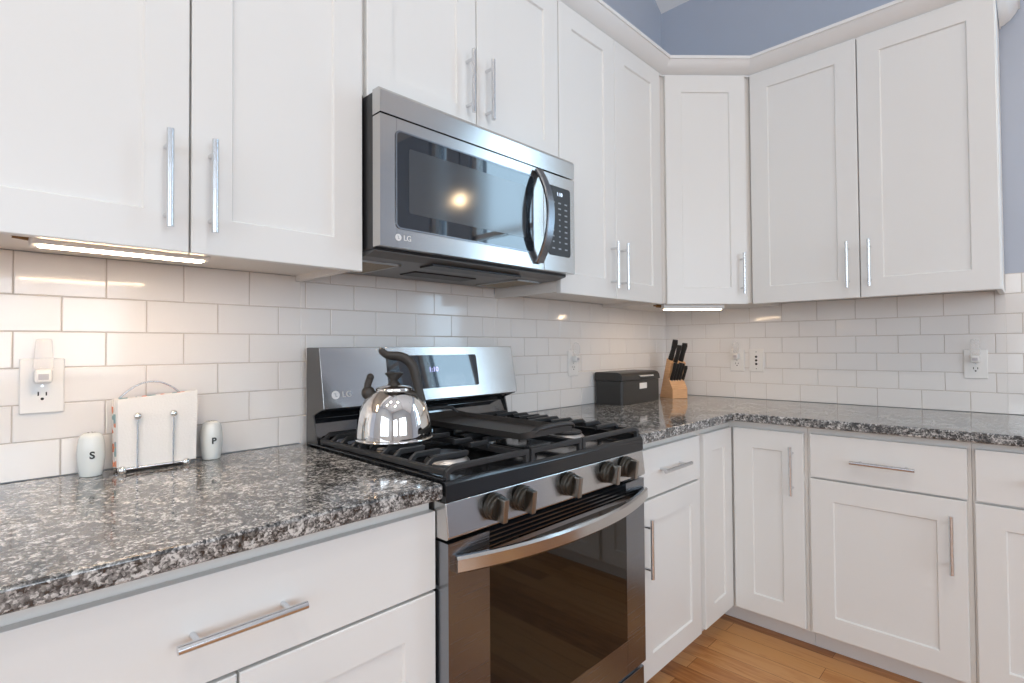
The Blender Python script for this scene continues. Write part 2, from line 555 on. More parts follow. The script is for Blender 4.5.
# pendant lamp right of the view, near the right wall's window (its spark shows in the microwave door)
px_, py_, pz_ = -0.47, -2.06, 2.17
pd = thing('pendant_lamp', 'glass globe pendant lamp whose warm spark shows in the microwave door', 'pendant lamp', (px_, py_, 3.09 + 0.47 * 0.72))
zc_p = 3.09 + 0.47 * 0.72
MB().lathe([(0.0, -0.045), (0.045, -0.045), (0.055, -0.035), (0.055, 0.02), (0.0, 0.02)], (px_, py_, zc_p), 28).build('canopy', M['chrome'], pd)
MB().tube([(px_, py_, zc_p - 0.04), (px_, py_, pz_ + 0.06)], 0.004, 10).build('cord', M['black'], pd)
MB().lathe([(0.0, 0.03), (0.024, 0.03), (0.026, 0.065), (0.012, 0.075), (0.0, 0.075)], (px_, py_, pz_), 24).build('socket', M['chrome'], pd)
MB().sphere((px_, py_, pz_), 0.032, seg=20).build('bulb', M['bulb'], pd)
MB().lathe([(0.10, -0.07), (0.095, -0.03), (0.075, 0.02), (0.045, 0.05), (0.024, 0.060), (0.022, 0.060), (0.043, 0.048), (0.072, 0.018), (0.092, -0.032), (0.097, -0.07)], (px_, py_, pz_), 36).build('shade', M['pane'], pd)

# ------------------------------------------------------------------ backsplash tile
P, H, Z0 = 0.1528, 0.0758, 0.915
JX0, JY0 = -2.7123, -0.0849
G = 0.0011


def tile_wall(rotz, s0, s1, phase_even, phase_odd, spans, name):
    """spans: list of (s_lo, s_hi, z_lo, z_hi) covered by tile"""
    rnd = random.Random(3)
    bm = bmesh.new()
    for (lo, hi, zlo, zhi) in spans:
        for k in range(-1, 8):
            z0, z1 = Z0 + H * k + (G if k else -0.002), Z0 + H * (k + 1) - G
            if zhi < 1.4 and k == 5: z1 = zhi
            if zhi < 1.4 and k == 6: continue
            z0, z1 = max(z0, zlo), min(z1, zhi)
            if z1 - z0 < 0.008: continue
            ph = phase_even if k % 2 == 0 else phase_odd
            i = math.floor((lo - ph) / P)
            while ph + i * P < hi:
                a0, a1 = max(ph + i * P + G, lo), min(ph + (i + 1) * P - G, hi)
                i += 1
                if a1 - a0 < 0.004: continue
                b = 0.0012; t = 0.007; tx = rnd.uniform(-1, 1) * 0.0004; tz = rnd.uniform(-1, 1) * 0.0004
                q = []
                for (ins, d) in ((0, 0.001), (0, t - b), (b, t)):
                    q.append([bm.verts.new((a, -(d + (tx * su + tz * sv if d > 0.002 else 0)), z)) for a, z, su, sv in
                              ((a0 + ins, z0 + ins, -1, -1), (a1 - ins, z0 + ins, 1, -1), (a1 - ins, z1 - ins, 1, 1), (a0 + ins, z1 - ins, -1, 1))])
                for r0, r1 in zip(q, q[1:]):
                    for m in range(4):
                        bm.faces.new((r0[m], r0[(m + 1) % 4], r1[(m + 1) % 4], r1[m]))
                bm.faces.new(q[-1])
    mb = MB(); mb.bm.free(); mb.bm = bm
    o = struct(mb.build(name, M['tile'], smooth=0)); o.rotation_euler = (0, 0, rotz)
    g = MB()
    for (lo, hi, zlo, zhi) in spans:
        g.box(lo, hi, -0.0048, -0.0002, zlo, zhi)
    g.build('grout', M['grout'], o, smooth=0)
    return o


tile_wall(0, -3.0, 0, JX0 - P / 2 + P, JX0, [(-3.05, -2.1156, 0.9125, 1.3836), (-2.1156, -1.3536, 0.86, 1.4465), (-1.3536, -0.0075, 0.9125, 1.3836)], 'trim_1')
tile_wall(-PI / 2, 0, 1.8, -JY0, -JY0 - P / 2, [(0.0, 1.4145, 0.9125, 1.3836), (1.4145, 1.765, 0.9125, 1.4465)], 'trim_2')

# ------------------------------------------------------------------ cabinets
RAIL = 0.0725
TD = 0.019


def shaker(mb, s0, s1, z0, z1, yf, rail=RAIL, rec=0.006):
    """five-piece door seen as one slab with a sunk centre; front face at y=yf"""
    bm = mb.bm; b = 0.0018
    def loop(i, y):
        return [bm.verts.new(p) for p in ((s0 + i, y, z0 + i), (s1 - i, y, z0 + i), (s1 - i, y, z1 - i), (s0 + i, y, z1 - i))]
    loops = [loop(0, yf + TD), loop(0, yf + b), loop(b, yf), loop(rail, yf), loop(rail + 0.0035, yf + rec)]
    for a, c in zip(loops, loops[1:]):
        for m in range(4):
            bm.faces.new((a[m], a[(m + 1) % 4], c[(m + 1) % 4], c[m]))
    bm.faces.new(loops[-1]); bm.faces.new(loops[0][::-1])
    return mb


def slab_front(mb, s0, s1, z0, z1, yf):
    return mb.box(s0, s1, yf, yf + TD, z0, z1, 0.0018, 2)


def bar_pull(parent, s, z, yf, vertical=True, length=0.18, r=0.0062):
    mb = MB(); y = yf - 0.032; h = length / 2
    if vertical:
        mb.cyl((s, y, z - h), (s, y, z + h), r, 20)
        for q in (-0.064, 0.064): mb.cyl((s, yf + 0.0002, z + q), (s, y, z + q), 0.0045, 14)
    else:
        mb.cyl((s - h, y, z), (s + h, y, z), r, 20)
        for q in (-0.064, 0.064): mb.cyl((s + q, yf + 0.0002, z), (s + q, y, z), 0.0045, 14)
    return mb.build('handle', M['chrome'], parent, wn=False)


DU = 0.3357           # door face of the wall cabinets
UZ0, UZ1 = 1.364, 2.385
UG = 'white shaker wall cabinets'


def upper(name, label, rot, s0, s1, z0, doors, handles, ztop=2.40, hz=1.493):
    t = thing(name, label, 'cabinet', (s0, 0, z0), rot, UG)
    mb = MB()
    yb = -(DU - TD - 0.001)
    lip = 0.012
    # carcass with a sunk bottom panel behind the front rail
    mb.box(s0 + 0.0005, s1 - 0.0005, yb, -0.0085, z0 + 0.008 + lip, ztop)
    mb.box(s0 + 0.0005, s1 - 0.0005, yb, yb + 0.02, z0 + 0.004, z0 + 0.0085 + lip, 0.001, 1)
    mb.box(s0 + 0.0005, s0 + 0.0155, yb + 0.02, -0.0085, z0 + 0.004, z0 + 0.0085 + lip)
    mb.box(s1 - 0.0155, s1 - 0.0005, yb + 0.02, -0.0085, z0 + 0.004, z0 + 0.0085 + lip)
    mb.build('cabinet_body', M['box'], t, smooth=0)
    for (a, b), h in zip(doors, handles):
        d = shaker(MB(), a, b, z0, UZ1, -DU).build('door', M['paint'], t, smooth=0)
        if h is not None: bar_pull(d, h, hz, -DU)
    return t


RB = -PI / 2
upper('wall_cabinet', 'large white two-door wall cabinet at the far left above the napkin holder', 0, -2.8716, -2.1156, UZ0,
      [(-2.850, -2.480), (-2.476, -2.1095)], [-2.5185, -2.4435])
upper('wall_cabinet', 'short white two-door wall cabinet directly above the microwave', 0, -2.1156, -1.3536, 1.797,
      [(-2.0965, -1.7375), (-1.7335, -1.3575)], [-1.775, -1.6985], hz=1.9375)
upper('wall_cabinet', 'white two-door wall cabinet between the microwave and the corner', 0, -1.3536, -0.6105, UZ0,
      [(-1.3525, -1.0095), (-1.0070, -0.6530)], [-1.0435, -0.9735], hz=1.491)
upper('wall_cabinet', 'white two-door wall cabinet at the right end of the right wall', RB, 0.5955, 1.4145, UZ0,
      [(0.6035, 1.0085), (1.0125, 1.4125)], [0.972, 1.0450], hz=1.494)

# diagonal corner wall cabinet
ct = thing('corner_wall_cabinet', 'narrow single-door wall cabinet set diagonally across the corner', 'cabinet', (0, 0, UZ0), 0, UG)
e = 0.0085
fd = DU - TD - 0.001
poly = [(-e, -e), (-0.6095, -e), (-0.6095, -fd), (-fd, -0.594), (-e, -0.594)]
poly_f = [(-0.6095, -fd), (-fd, -0.594)]
MB().prism(poly, UZ0 + 0.0055, 2.40).build('cabinet_body', M['box'], ct, smooth=0)
# door built in its own turned frame: local s along the face
ang = math.atan2(-0.594 + fd, -fd + 0.6095)
Fm = Matrix.Translation((-0.6095, -fd, 0)) @ Matrix.Rotation(ang, 4, 'Z')
wf = math.hypot(-0.594 + fd, -fd + 0.6095)


def turned(mb, mtx):
    mb.bm.transform(mtx); return mb


dm = shaker(MB(), 0.014, 0.014 + 0.362, UZ0, UZ1, -TD - 0.001)
cd = turned(dm, Fm).build('door', M['paint'], ct, smooth=0)
hb = MB(); hy = -TD - 0.001
hs = 0.347
hb.cyl((hs, hy - 0.032, 1.498 - 0.09), (hs, hy - 0.032, 1.498 + 0.09), 0.0062, 20)
for qz in (-0.064, 0.064): hb.cyl((hs, hy + 0.0002, 1.498 + qz), (hs, hy - 0.032, 1.498 + qz), 0.0045, 14)
turned(hb, Fm).build('handle', M['chrome'], cd, wn=False)

# crown moulding: profile swept round the cabinet fronts with mitred corners
prof = [(0.0, 0.0), (0.004, 0.0), (0.004, 0.008), (0.012, 0.010), (0.030, 0.022), (0.046, 0.042), (0.052, 0.054), (0.058, 0.055), (0.058, 0.068), (0.0, 0.068)]


def crown_path(path, z, name):
    bm = bmesh.new(); rings = []
    n = len(path)
    for i, p in enumerate(path):
        p = Vector(p)
        def nrm(a, b):
            d = (Vector(b) - Vector(a)).normalized(); return Vector((d.y, -d.x))
        if i == 0: m = nrm(path[0], path[1])
        elif i == n - 1: m = nrm(path[-2], path[-1])
        else:
            n1, n2 = nrm(path[i - 1], path[i]), nrm(path[i], path[i + 1])
            m = (n1 + n2); m = m / m.dot(n1)
        rings.append([bm.verts.new((p.x + m.x * d, p.y + m.y * d, z + h)) for d, h in prof])
    k = len(prof)
    for a, c in zip(rings, rings[1:]):
        for j in range(k):
            bm.faces.new((a[j], a[(j + 1) % k], c[(j + 1) % k], c[j]))
    bm.faces.new(rings[0]); bm.faces.new(rings[-1][::-1])
    bmesh.ops.recalc_face_normals(bm, faces=bm.faces)
    mb = MB(); mb.bm.free(); mb.bm = bm
    return struct(mb.build(name, M['trim'], smooth=28))


c_ = 0.321
dd = 0.0
crown_path([(-2.90, -c_), (-0.6105 + 0.002, -c_), (-c_, -0.598), (-c_, -1.4165), (-0.009, -1.4165)], 2.3865, 'trim_3')

# base cabinets
TK = 0.118
BZ = 0.879


def base_body(t, s0, s1, dface):
    mb = MB(); yf = -(dface - TD - 0.001)
    mb.box(s0 + 0.0005, s1 - 0.0005, yf, -0.009, TK + 0.008, BZ - 0.0005)
    mb.build('cabinet_body', M['box'], t, smooth=0)
    MB().box(s0 + 0.0005, s1 - 0.0005, -(dface - 0.079), -0.02, FLOOR + 0.001, TK + 0.008).build('toe_kick', M['kick'], t, smooth=0)


BG = 'white shaker base cabinets'
DL, DR = 0.623, 0.614
# left of the range
t = thing('base_cabinet', 'white base cabinet with wide drawer left of the range', 'cabinet', (-2.8716, 0, FLOOR), 0, BG)
base_body(t, -2.8716, -2.1145, DL)
d = slab_front(MB(), -2.858, -2.1135, 0.696, 0.851, -DL).build('drawer', M['paint'], t)
bar_pull(d, -2.4825, 0.772, -DL, False)
for a, b, h in ((-2.858, -2.4865, -2.524), (-2.4825, -2.1135, -2.446)):
    q = shaker(MB(), a, b, 0.137, 0.690, -DL).build('door', M['paint'], t, smooth=0)
    bar_pull(q, h, 0.558, -DL)
# right of the range
t = thing('base_cabinet', 'white base cabinet with one drawer over one door right of the range', 'cabinet', (-1.3486, 0, FLOOR), 0, BG)
base_body(t, -1.3486, -0.885, DR)
d = slab_front(MB(), -1.325, -0.903, 0.700, 0.853, -DR).build('drawer', M['paint'], t)
bar_pull(d, -1.126, 0.779, -DR, False)
q = shaker(MB(), -1.325, -0.905, 0.137, 0.692, -DR).build('door', M['paint'], t, smooth=0)
bar_pull(q, -1.304, 0.557, -DR)
# corner unit with two doors meeting at a right angle
t = thing('corner_base_cabinet', 'white corner base cabinet with two tall doors meeting at a right angle', 'cabinet', (0, 0, FLOOR), 0, BG)
fb = DR - TD - 0.001
MB().prism([(-e, -e), (-0.8845, -e), (-0.8845, -fb), (-fb, -fb), (-fb, -0.8845), (-e, -0.8845)], TK + 0.008, BZ - 0.0005).build('cabinet_body', M['box'], t, smooth=0)
fk = DR - 0.079
MB().prism([(-0.02, -0.02), (-0.8845, -0.02), (-0.8845, -fk), (-fk, -fk), (-fk, -0.8845), (-0.02, -0.8845)], FLOOR + 0.001, TK + 0.008).build('toe_kick', M['kick'], t, smooth=0)
shaker(MB(), -0.869, -0.6165, 0.137, 0.852, -DR, rail=0.070).build('door', M['paint'], t, smooth=0)
RZ = Matrix.Rotation(RB, 4, 'Z')
q = turned(shaker(MB(), 0.6195, 0.875, 0.137, 0.852, -DR), RZ).build('door', M['paint'], t, smooth=0)
hb = MB(); hb.cyl((0.839, -DR - 0.032, 0.713 - 0.09), (0.839, -DR - 0.032, 0.713 + 0.09), 0.0062, 20)
for qz in (-0.064, 0.064): hb.cyl((0.839, -DR + 0.0002, 0.713 + qz), (0.839, -DR - 0.032, 0.713 + qz), 0.0045, 14)
turned(hb, RZ).build('handle', M['chrome'], q, wn=False)
# right wall
t = thing('base_cabinet', 'wide white base cabinet with one drawer over one door on the right wall', 'cabinet', (0.885, 0, FLOOR), RB, BG)
base_body(t, 0.885, 1.344, DR)
d = slab_front(MB(), 0.898, 1.334, 0.700, 0.855, -DR).build('drawer', M['paint'], t)
bar_pull(d, 1.118, 0.773, -DR, False)
q = shaker(MB(), 0.896, 1.331, 0.137, 0.693, -DR).build('door', M['paint'], t, smooth=0)
bar_pull(q, 1.295, 0.557, -DR)
t = thing('base_cabinet', 'white base cabinet cut off by the right edge of the view', 'cabinet', (1.344, 0, FLOOR), RB, BG)
base_body(t, 1.344, 1.765, DR)
d = slab_front(MB(), 1.353, 1.757, 0.700, 0.857, -DR).build('drawer', M['paint'], t)
bar_pull(d, 1.555, 0.778, -DR, False)
q = shaker(MB(), 1.350, 1.757, 0.137, 0.692, -DR, rail=0.068).build('door', M['paint'], t, smooth=0)
bar_pull(q, 1.72, 0.557, -DR)

# ------------------------------------------------------------------ worktops
CT = 0.9118


def top_edge(e_):
    if all(v.co.y > -0.02 for v in e_.verts) or all(v.co.x > -0.02 for v in e_.verts): return False
    return all(v.co.z > CT - 0.001 for v in e_.verts) or all(v.co.z < BZ + 0.003 for v in e_.verts)


c1 = MB().prism([(-2.90, -0.008), (-2.90, -0.652), (-2.1185, -0.652), (-2.1185, -0.008)], BZ + 0.0005, CT, bev=0.006, seg=3, bev_filter=top_edge).build('countertop', M['granite'])
tag(c1, 'speckled granite worktop left of the range under the shakers', 'countertop', 'granite worktops')
yc = 0.637
c2 = MB().prism([(-1.3505, -0.008), (-1.3505, -yc), (-yc - 0.012, -yc), (-yc - 0.003, -yc - 0.003), (-yc, -yc - 0.012), (-yc, -1.785), (-0.008, -1.785), (-0.008, -0.008)], BZ + 0.0005, CT, bev=0.006, seg=3, bev_filter=top_edge).build('countertop', M['granite'])
tag(c2, 'L-shaped speckled granite worktop turning the corner right of the range', 'countertop', 'granite worktops')

# ------------------------------------------------------------------ gas range
RX0, RX1 = -2.1115, -1.3660
RM = (RX0 + RX1) / 2
rg = thing('gas_range', 'stainless steel gas range with five knobs between the worktops', 'range', (RM, -0.3, FLOOR))
YF = -0.652
# body
MB().box(RX0 + 0.002, RX1 - 0.002, -0.612, -0.03, 0.10, 0.895).build('oven_body', M['darksteel'], rg, smooth=0)
for sx in (RX0 + 0.05, RX1 - 0.05):
    for sy in (-0.56, -0.08):
        MB().cyl((sx, sy, FLOOR), (sx, sy, 0.101), 0.018, 16).build('leg', M['black'], rg)
# cooktop: shallow black tray with raised rim
mb = MB(); zc = 0.9045
mb.box(RX0, RX1, -0.640, -0.055, 0.895, zc, 0.002, 2)
mb.prism([(-0.640, 0.870), (-0.6545, 0.872), (-0.6535, 0.905), (-0.648, 0.9125), (-0.643, 0.9125), (-0.640, 0.904), (-0.640, 0.89)], RX0, RX1, axis='x', bev=0.0015, seg=2)
for s0, s1 in ((RX0 - 0.002, RX0 + 0.010), (RX1 - 0.010, RX1 + 0.002)):
    mb.box(s0, s1, -0.645, -0.05, 0.9125, 0.9185, 0.002, 2)
    mb.box(max(s0, RX0), min(s1, RX1), -0.640, -0.055, 0.900, 0.9135, 0.001, 1)
mb.build('cooktop', M['enamel'], rg)
# control panel, slightly sloped
cp = MB().prism([(-0.615, 0.8715), (-0.6525, 0.8715), (-0.6610, 0.802), (-0.654, 0.7965), (-0.615, 0.7965)], RX0, RX1, axis='x', bev=0.003, seg=3).build('control_panel', M['steel'], rg)


def panel_y(z):
    return -0.6525 + (-0.6610 + 0.6525) * (0.8715 - z) / (0.8715 - 0.802)


for k, kx in enumerate((-1.986, -1.898, -1.730, -1.562, -1.472)):
    zk = 0.841; yk = panel_y(zk); nv = Vector((0, -0.993, -0.12)).normalized()
    mtx = Matrix.Translation((kx, yk, zk)) @ nv.to_track_quat('Z', 'Y').to_matrix().to_4x4()
    kb = MB().lathe([(0.0, 0.0003), (0.0285, 0.0003), (0.0285, 0.010), (0.0265, 0.012), (0.0265, 0.019), (0.0245, 0.0215), (0.0225, 0.0215), (0.021, 0.0190), (0.0195, 0.0205), (0.0175, 0.0205), (0.0165, 0.0185), (0.0, 0.0185)], (0, 0, 0), 36, mtx=mtx)
    ko = kb.build('knob', M['knob'], rg)
    gm = MB(); gm.prism([(-0.0075, -0.0255), (0.0075, -0.0255), (0.0070, 0.0255), (-0.0070, 0.0255)], 0.018, 0.0420, axis='z', bev=0.0025, seg=2)
    gm.bm.transform(mtx); gm.build('grip', M['knobface'], ko)
# oven door
DZ0, DZ1 = 0.256, 0.7905
mb = MB()
wx0, wx1, wz0, wz1 = -1.997, -1.466, 0.350, 0.742
vz0 = 0.752
for a in ((RX0 + 0.003, wx0, DZ0, DZ1), (wx1, RX1 - 0.003, DZ0, DZ1), (wx0 - 0.001, wx1 + 0.001, DZ0, wz0), (wx0 - 0.001, wx1 + 0.001, wz1, vz0)):
    mb.box(a[0], a[1], -0.657, -0.616, a[2], a[3], 0.0)
mb.box(wx0 - 0.002, wx1 + 0.002, -0.640, -0.616, DZ0 + 0.01, DZ1)
dr = mb.build('oven_door', M['steel_dark'], rg)
MB().box(wx0 - 0.0005, wx1 + 0.0005, -0.6565, -0.642, wz0 - 0.0005, wz1 + 0.0005, 0.001, 1).build('window', M['glass'], dr)
vm = MB()
vm.box(wx0, wx1, -0.6425, -0.639, vz0, DZ1)
for k in range(4):
    z = vz0 + 0.004 + k * 0.0098
    vm.prism([(-0.6565, z), (-0.6575, z + 0.004), (-0.643, z + 0.008), (-0.643, z + 0.004)], wx0, wx1, axis='x')
vm.build('vent', M['enamel'], dr)
# bowed handle
hx0, hx1 = -2.092, -1.372
pts = []
for k in range(25):
    u = -1 + 2 * k / 24
    pts.append(((hx0 + hx1) / 2 + u * (hx1 - hx0) / 2, -0.662 - 0.060 * (1 - abs(u) ** 2.2), 0.7475))
MB().sweep(pts, (0, 0, 1), 0.034, 0.017, 0.005).build('handle', M['steel'], dr)
# warming drawer
mb = MB()
mb.box(RX0 + 0.003, RX1 - 0.003, -0.652, -0.612, 0.098, 0.240, 0.004, 2)
mb.box(RX0 + 0.03, RX1 - 0.03, -0.645, -0.612, 0.240, 0.252)
mb.build('drawer', M['steel_dark'], rg)
# backguard
bg = MB()
bg.prism([(-0.035, 0.900), (-0.100, 0.900), (-0.076, 0.995), (-0.137, 1.018), (-0.107, 1.181), (-0.035, 1.181)], RX0, RX0 + 0.004, axis='x')
bg.prism([(-0.035, 0.900), (-0.100, 0.900), (-0.076, 0.995), (-0.137, 1.018), (-0.107, 1.181), (-0.035, 1.181)], RX1 - 0.004, RX1, axis='x')
bg.box(RX0 + 0.004, RX1 - 0.004, -0.040, -0.035, 0.900, 1.181)
bg.box(RX0 + 0.004, RX1 - 0.004, -0.104, -0.035, 1.176, 1.1815)
bgo = bg.build('backguard', M['darksteel'], rg, smooth=0)
# lower glossy black shield, leaning forward at its head
MB().prism([(-0.041, 0.905), (-0.098, 0.905), (-0.066, 0.985), (-0.092, 1.010), (-0.131, 1.012), (-0.131, 1.019), (-0.041, 1.03)], RX0 + 0.0045, RX1 - 0.0045, axis='x', bev=0.002, seg=2).build('splash_shield', M['gloss'], bgo)
# steel face
def face_y(z):
    return -0.1385 + (z - 1.017) / (1.182 - 1.017) * (0.1385 - 0.1085)


fm = MB()
fm.prism([(-0.1325, 1.0195), (-0.138, 1.0165), (face_y(1.182), 1.182), (-0.1035, 1.1815)], RX0 + 0.001, RX1 - 0.001, axis='x', bev=0.0015, seg=2)
fo = fm.build('display_panel', M['steel'], bgo)
tilt = Matrix.Rotation(math.atan2(0.03, 0.165), 4, 'X')
# rounded dark glass display


def rrect(x0, x1, z0, z1, r, n=5):
    pts = []
    for cx, cz, a0 in ((x1 - r, z1 - r, 0), (x0 + r, z1 - r, PI / 2), (x0 + r, z0 + r, PI), (x1 - r, z0 + r, 1.5 * PI)):
        for k in range(n + 1):
            a = a0 + PI / 2 * k / n
            pts.append((cx + r * math.cos(a), cz + r * math.sin(a)))
    return pts


gm = MB(); gm.prism(rrect(-1.905, -1.548, -0.053, 0.053, 0.008), -0.0012, 0.0006, axis='y')
gm.bm.transform(Matrix.Translation((0, face_y(1.1035), 1.1035)) @ tilt.inverted())
Dm = Matrix.Translation((0, face_y(1.1035), 1.1035)) @ tilt.inverted()
go = gm.build('display_glass', M['mwglass'], fo, smooth=0)
XZ = Matrix.Rotation(PI / 2, 4, 'X')
text_mesh('1:10', 0.022, Dm @ Matrix.Translation((-1.735, -0.0015, 0.006)) @ XZ, 'clock_digits', M['violet'], go)
# round emblem and lettering left of the kettle
Lm = Matrix.Translation((0, face_y(1.052), 1.052)) @ tilt.inverted()


def emblem(x, r, mtx, parent, txt_size, gap):
    """pale ring disc with a cut-out mark, then two letters"""
    mb = MB(); mb.cyl((0, 0.0006, 0), (0, -0.0008, 0), r, 28)
    mb.bm.transform(mtx @ Matrix.Translation((x, 0, 0)))
    eo = mb.build('emblem', M['logo'], parent)
    m2 = MB()
    m2.box(-0.12 * r, 0.06 * r, -0.0010, -0.0006, -0.45 * r, 0.45 * r)
    m2.box(-0.12 * r, 0.38 * r, -0.0010, -0.0006, -0.45 * r, -0.30 * r)
    m2.box(-0.50 * r, -0.30 * r, -0.0010, -0.0006, 0.22 * r, 0.42 * r)
    m2.bm.transform(mtx @ Matrix.Translation((x, 0, 0)))
    m2.build('emblem_mark', M['keys'], eo, smooth=0)
    return text_mesh('LG', txt_size, mtx @ Matrix.Translation((x + gap, -0.0002, 0)) @ XZ, 'lettering', M['logo'], parent)


emblem(-2.074, 0.0115, Lm, fo, 0.024, 0.033)

# burners
def burner(x, y, r):
    b = MB().lathe([(0.0, 0.001), (r * 1.22, 0.001), (r * 1.22, 0.004), (r * 1.12, 0.010), (r, 0.014), (0.0, 0.014)], (x, y, zc), 32).build('burner', M['alu'], rg)
    MB().lathe([(0.0, 0.0142), (r * 1.02, 0.0142), (r * 1.05, 0.018), (r * 0.95, 0.0225), (0.0, 0.0235)], (x, y, zc), 32).build('burner_cap', M['black'], b)


for x, y, r in ((-1.965, -0.205, 0.034), (-1.965, -0.475, 0.045), (-1.505, -0.205, 0.034), (-1.505, -0.475, 0.045), (RM, -0.34, 0.04)):
    burner(x, y, r)

# cast iron grates
GT = 0.949


def bar(mb, pts, w=0.009, h=0.013):
    """grate bar: height in z, width across"""
    pts = [Vector(p) for p in pts]
    d = (pts[-1] - pts[0]); d.z = 0
    side = Vector((-d.y, d.x, 0)).normalized()
    mb.sweep(pts, side, w, h, 0.0022)


def side_grate(x0, x1, name_label):
    mb = MB(); zl = GT - 0.022; zt = GT - 0.0065
    out = -1 if x0 < RM - 0.2 else 1            # which side faces the worktop
    xo, xi = (x0, x1) if out < 0 else (x1, x0)
    s = 1 if out < 0 else -1
    yb, yf = -0.105, -0.638
    # long rails along the outside (low) and the inside
    bar(mb, [(xo + s * 0.006, yb, zl), (xo + s * 0.006, yf, zl)], 0.012, 0.014)
    bar(mb, [(xi - s * 0.006, yb, zl), (xi - s * 0.006, yf, zl)], 0.010, 0.014)
    # front and back bars (arched up from the feet)
    for y in (yf, yb, -0.345):
        zt = GT - 0.0065 - (0.008 if y == yf else 0)
        bar(mb, [(xo + s * 0.004, y, zl - 0.002), (xo + s * 0.014, y, zl + 0.004), (xo + s * 0.026, y, zt), (xi - s * 0.002, y, zt)], 0.011, 0.013)
    zt = GT - 0.0065
    # feet
    for y in (yf, yb):
        for x, zz in ((xo + s * 0.007, zl + 0.002), (xi - s * 0.0075, zt + (-0.006 if y == yf else 0.002))):
            mb.box(x - 0.006, x + 0.006, y - 0.006, y + 0.006, zc + 0.0002, zz, 0.0015, 1)
    # fingers from both sides
    mid = (xo + xi) / 2
    for y in (-0.155, -0.205, -0.262, -0.300, -0.400, -0.450, -0.510, -0.572):
        near = min(abs(y + 0.205), abs(y + 0.475))
        ln = 0.085 if near < 0.04 else 0.115
        bar(mb, [(xo + s * 0.006, y, zl + 0.001), (xo + s * 0.014, y, zl + 0.008), (xo + s * 0.024, y, zt), (xo + s * ln, y, zt), (xo + s * (ln + 0.004), y, zt - 0.001)])
        if near < 0.07:
            bar(mb, [(xi - s * 0.006, y, zl + 0.001), (xi - s * 0.016, y, zt), (xi - s * (ln - 0.015), y, zt)])
    return mb.build('grate', M['iron'], rg)


side_grate(-2.104, -1.853, '')
side_grate(-1.649, -1.369, '')
mb = MB(); zl = GT - 0.022; zt = GT - 0.0065
for x in (-1.8415, -1.657):
    bar(mb, [(x, -0.105, zl), (x, -0.638, zl)], 0.010, 0.014)
    for y in (-0.105, -0.638):
        mb.box(x - 0.006, x + 0.006, y - 0.006, y + 0.006, zc + 0.0002, zt + (0.002 if y > -0.5 else -0.006), 0.0015, 1)
for y in (-0.105, -0.20, -0.27, -0.41, -0.48, -0.638):
    zt = GT - 0.0065 - (0.008 if y == -0.638 else 0)
    bar(mb, [(-1.8475, y, zt), (-1.8415, y, zt), (-1.657, y, zt), (-1.651, y, zt)], 0.011, 0.013)
mb.build('grate', M['iron'], rg)

# griddle plate lying on the middle grate
gx0, gx1, gy0, gy1 = -1.842, -1.652, -0.628, -0.150
gz = GT + 0.0004
gd = thing('griddle', 'black cast iron griddle plate lying along the middle of the cooktop', 'griddle', (RM, -0.37, gz))
mb = MB()
ro = rrect(gx0, gx1, gy0, gy1, 0.03, 6)
ri = rrect(gx0 + 0.008, gx1 - 0.008, gy0 + 0.03, gy1 - 0.03, 0.024, 6)
bm = mb.bm
def lift(y, base):
    # the two short ends sweep upwards
    d = max(0.0, (gy0 + 0.075 - y) / 0.075, (y - (gy1 - 0.075)) / 0.075)
    return base + 0.012 * min(1.0, d) ** 1.5
rb = [bm.verts.new((x * 0.97 + RM * 0.03, y, gz + (lift(y, 0) if abs(y - (gy0 + gy1) / 2) > 0.19 else 0))) for x, y in ro]
r0 = [bm.verts.new((x, y, lift(y, gz + 0.016))) for x, y in ro]
r1 = [bm.verts.new((x + (0.003 if x < RM else -0.003), y + (0.004 if y < -0.37 else -0.004), lift(y, gz + 0.016))) for x, y in ro]
r2 = [bm.verts.new((x, y, gz + 0.009)) for x, y in ri]
k = len(ro)
for a, c in ((rb, r0), (r0, r1), (r1, r2)):
    for j in range(k):
        bm.faces.new((a[j], a[(j + 1) % k], c[(j + 1) % k], c[j]))
bm.faces.new(r2); bm.faces.new(rb[::-1])
bmesh.ops.recalc_face_normals(bm, faces=bm.faces)
mb.build('plate', M['griddle'], gd, smooth=40)
for sy, y in ((1, gy1 - 0.006), (-1, gy0 + 0.006)):
    hp = MB()
    hp.sweep([(-1.808, y - sy * 0.004, gz + 0.020), (-1.796, y + sy * 0.006, gz + 0.036), (-1.780, y + sy * 0.012, gz + 0.040), (-1.698, y + sy * 0.012, gz + 0.040), (-1.682, y + sy * 0.006, gz + 0.036), (-1.668, y - sy * 0.004, gz + 0.020)] if sy > 0 else
             [(-1.815, y + 0.002, gz + 0.022), (-1.803, y - 0.003, gz + 0.030), (-1.770, y - 0.004, gz + 0.033), (-1.706, y - 0.004, gz + 0.033), (-1.673, y - 0.003, gz + 0.030), (-1.661, y + 0.002, gz + 0.022)], (0, 1, 0.2), 0.016, 0.009, 0.003)
    hp.build('handle', M['iron'], gd)

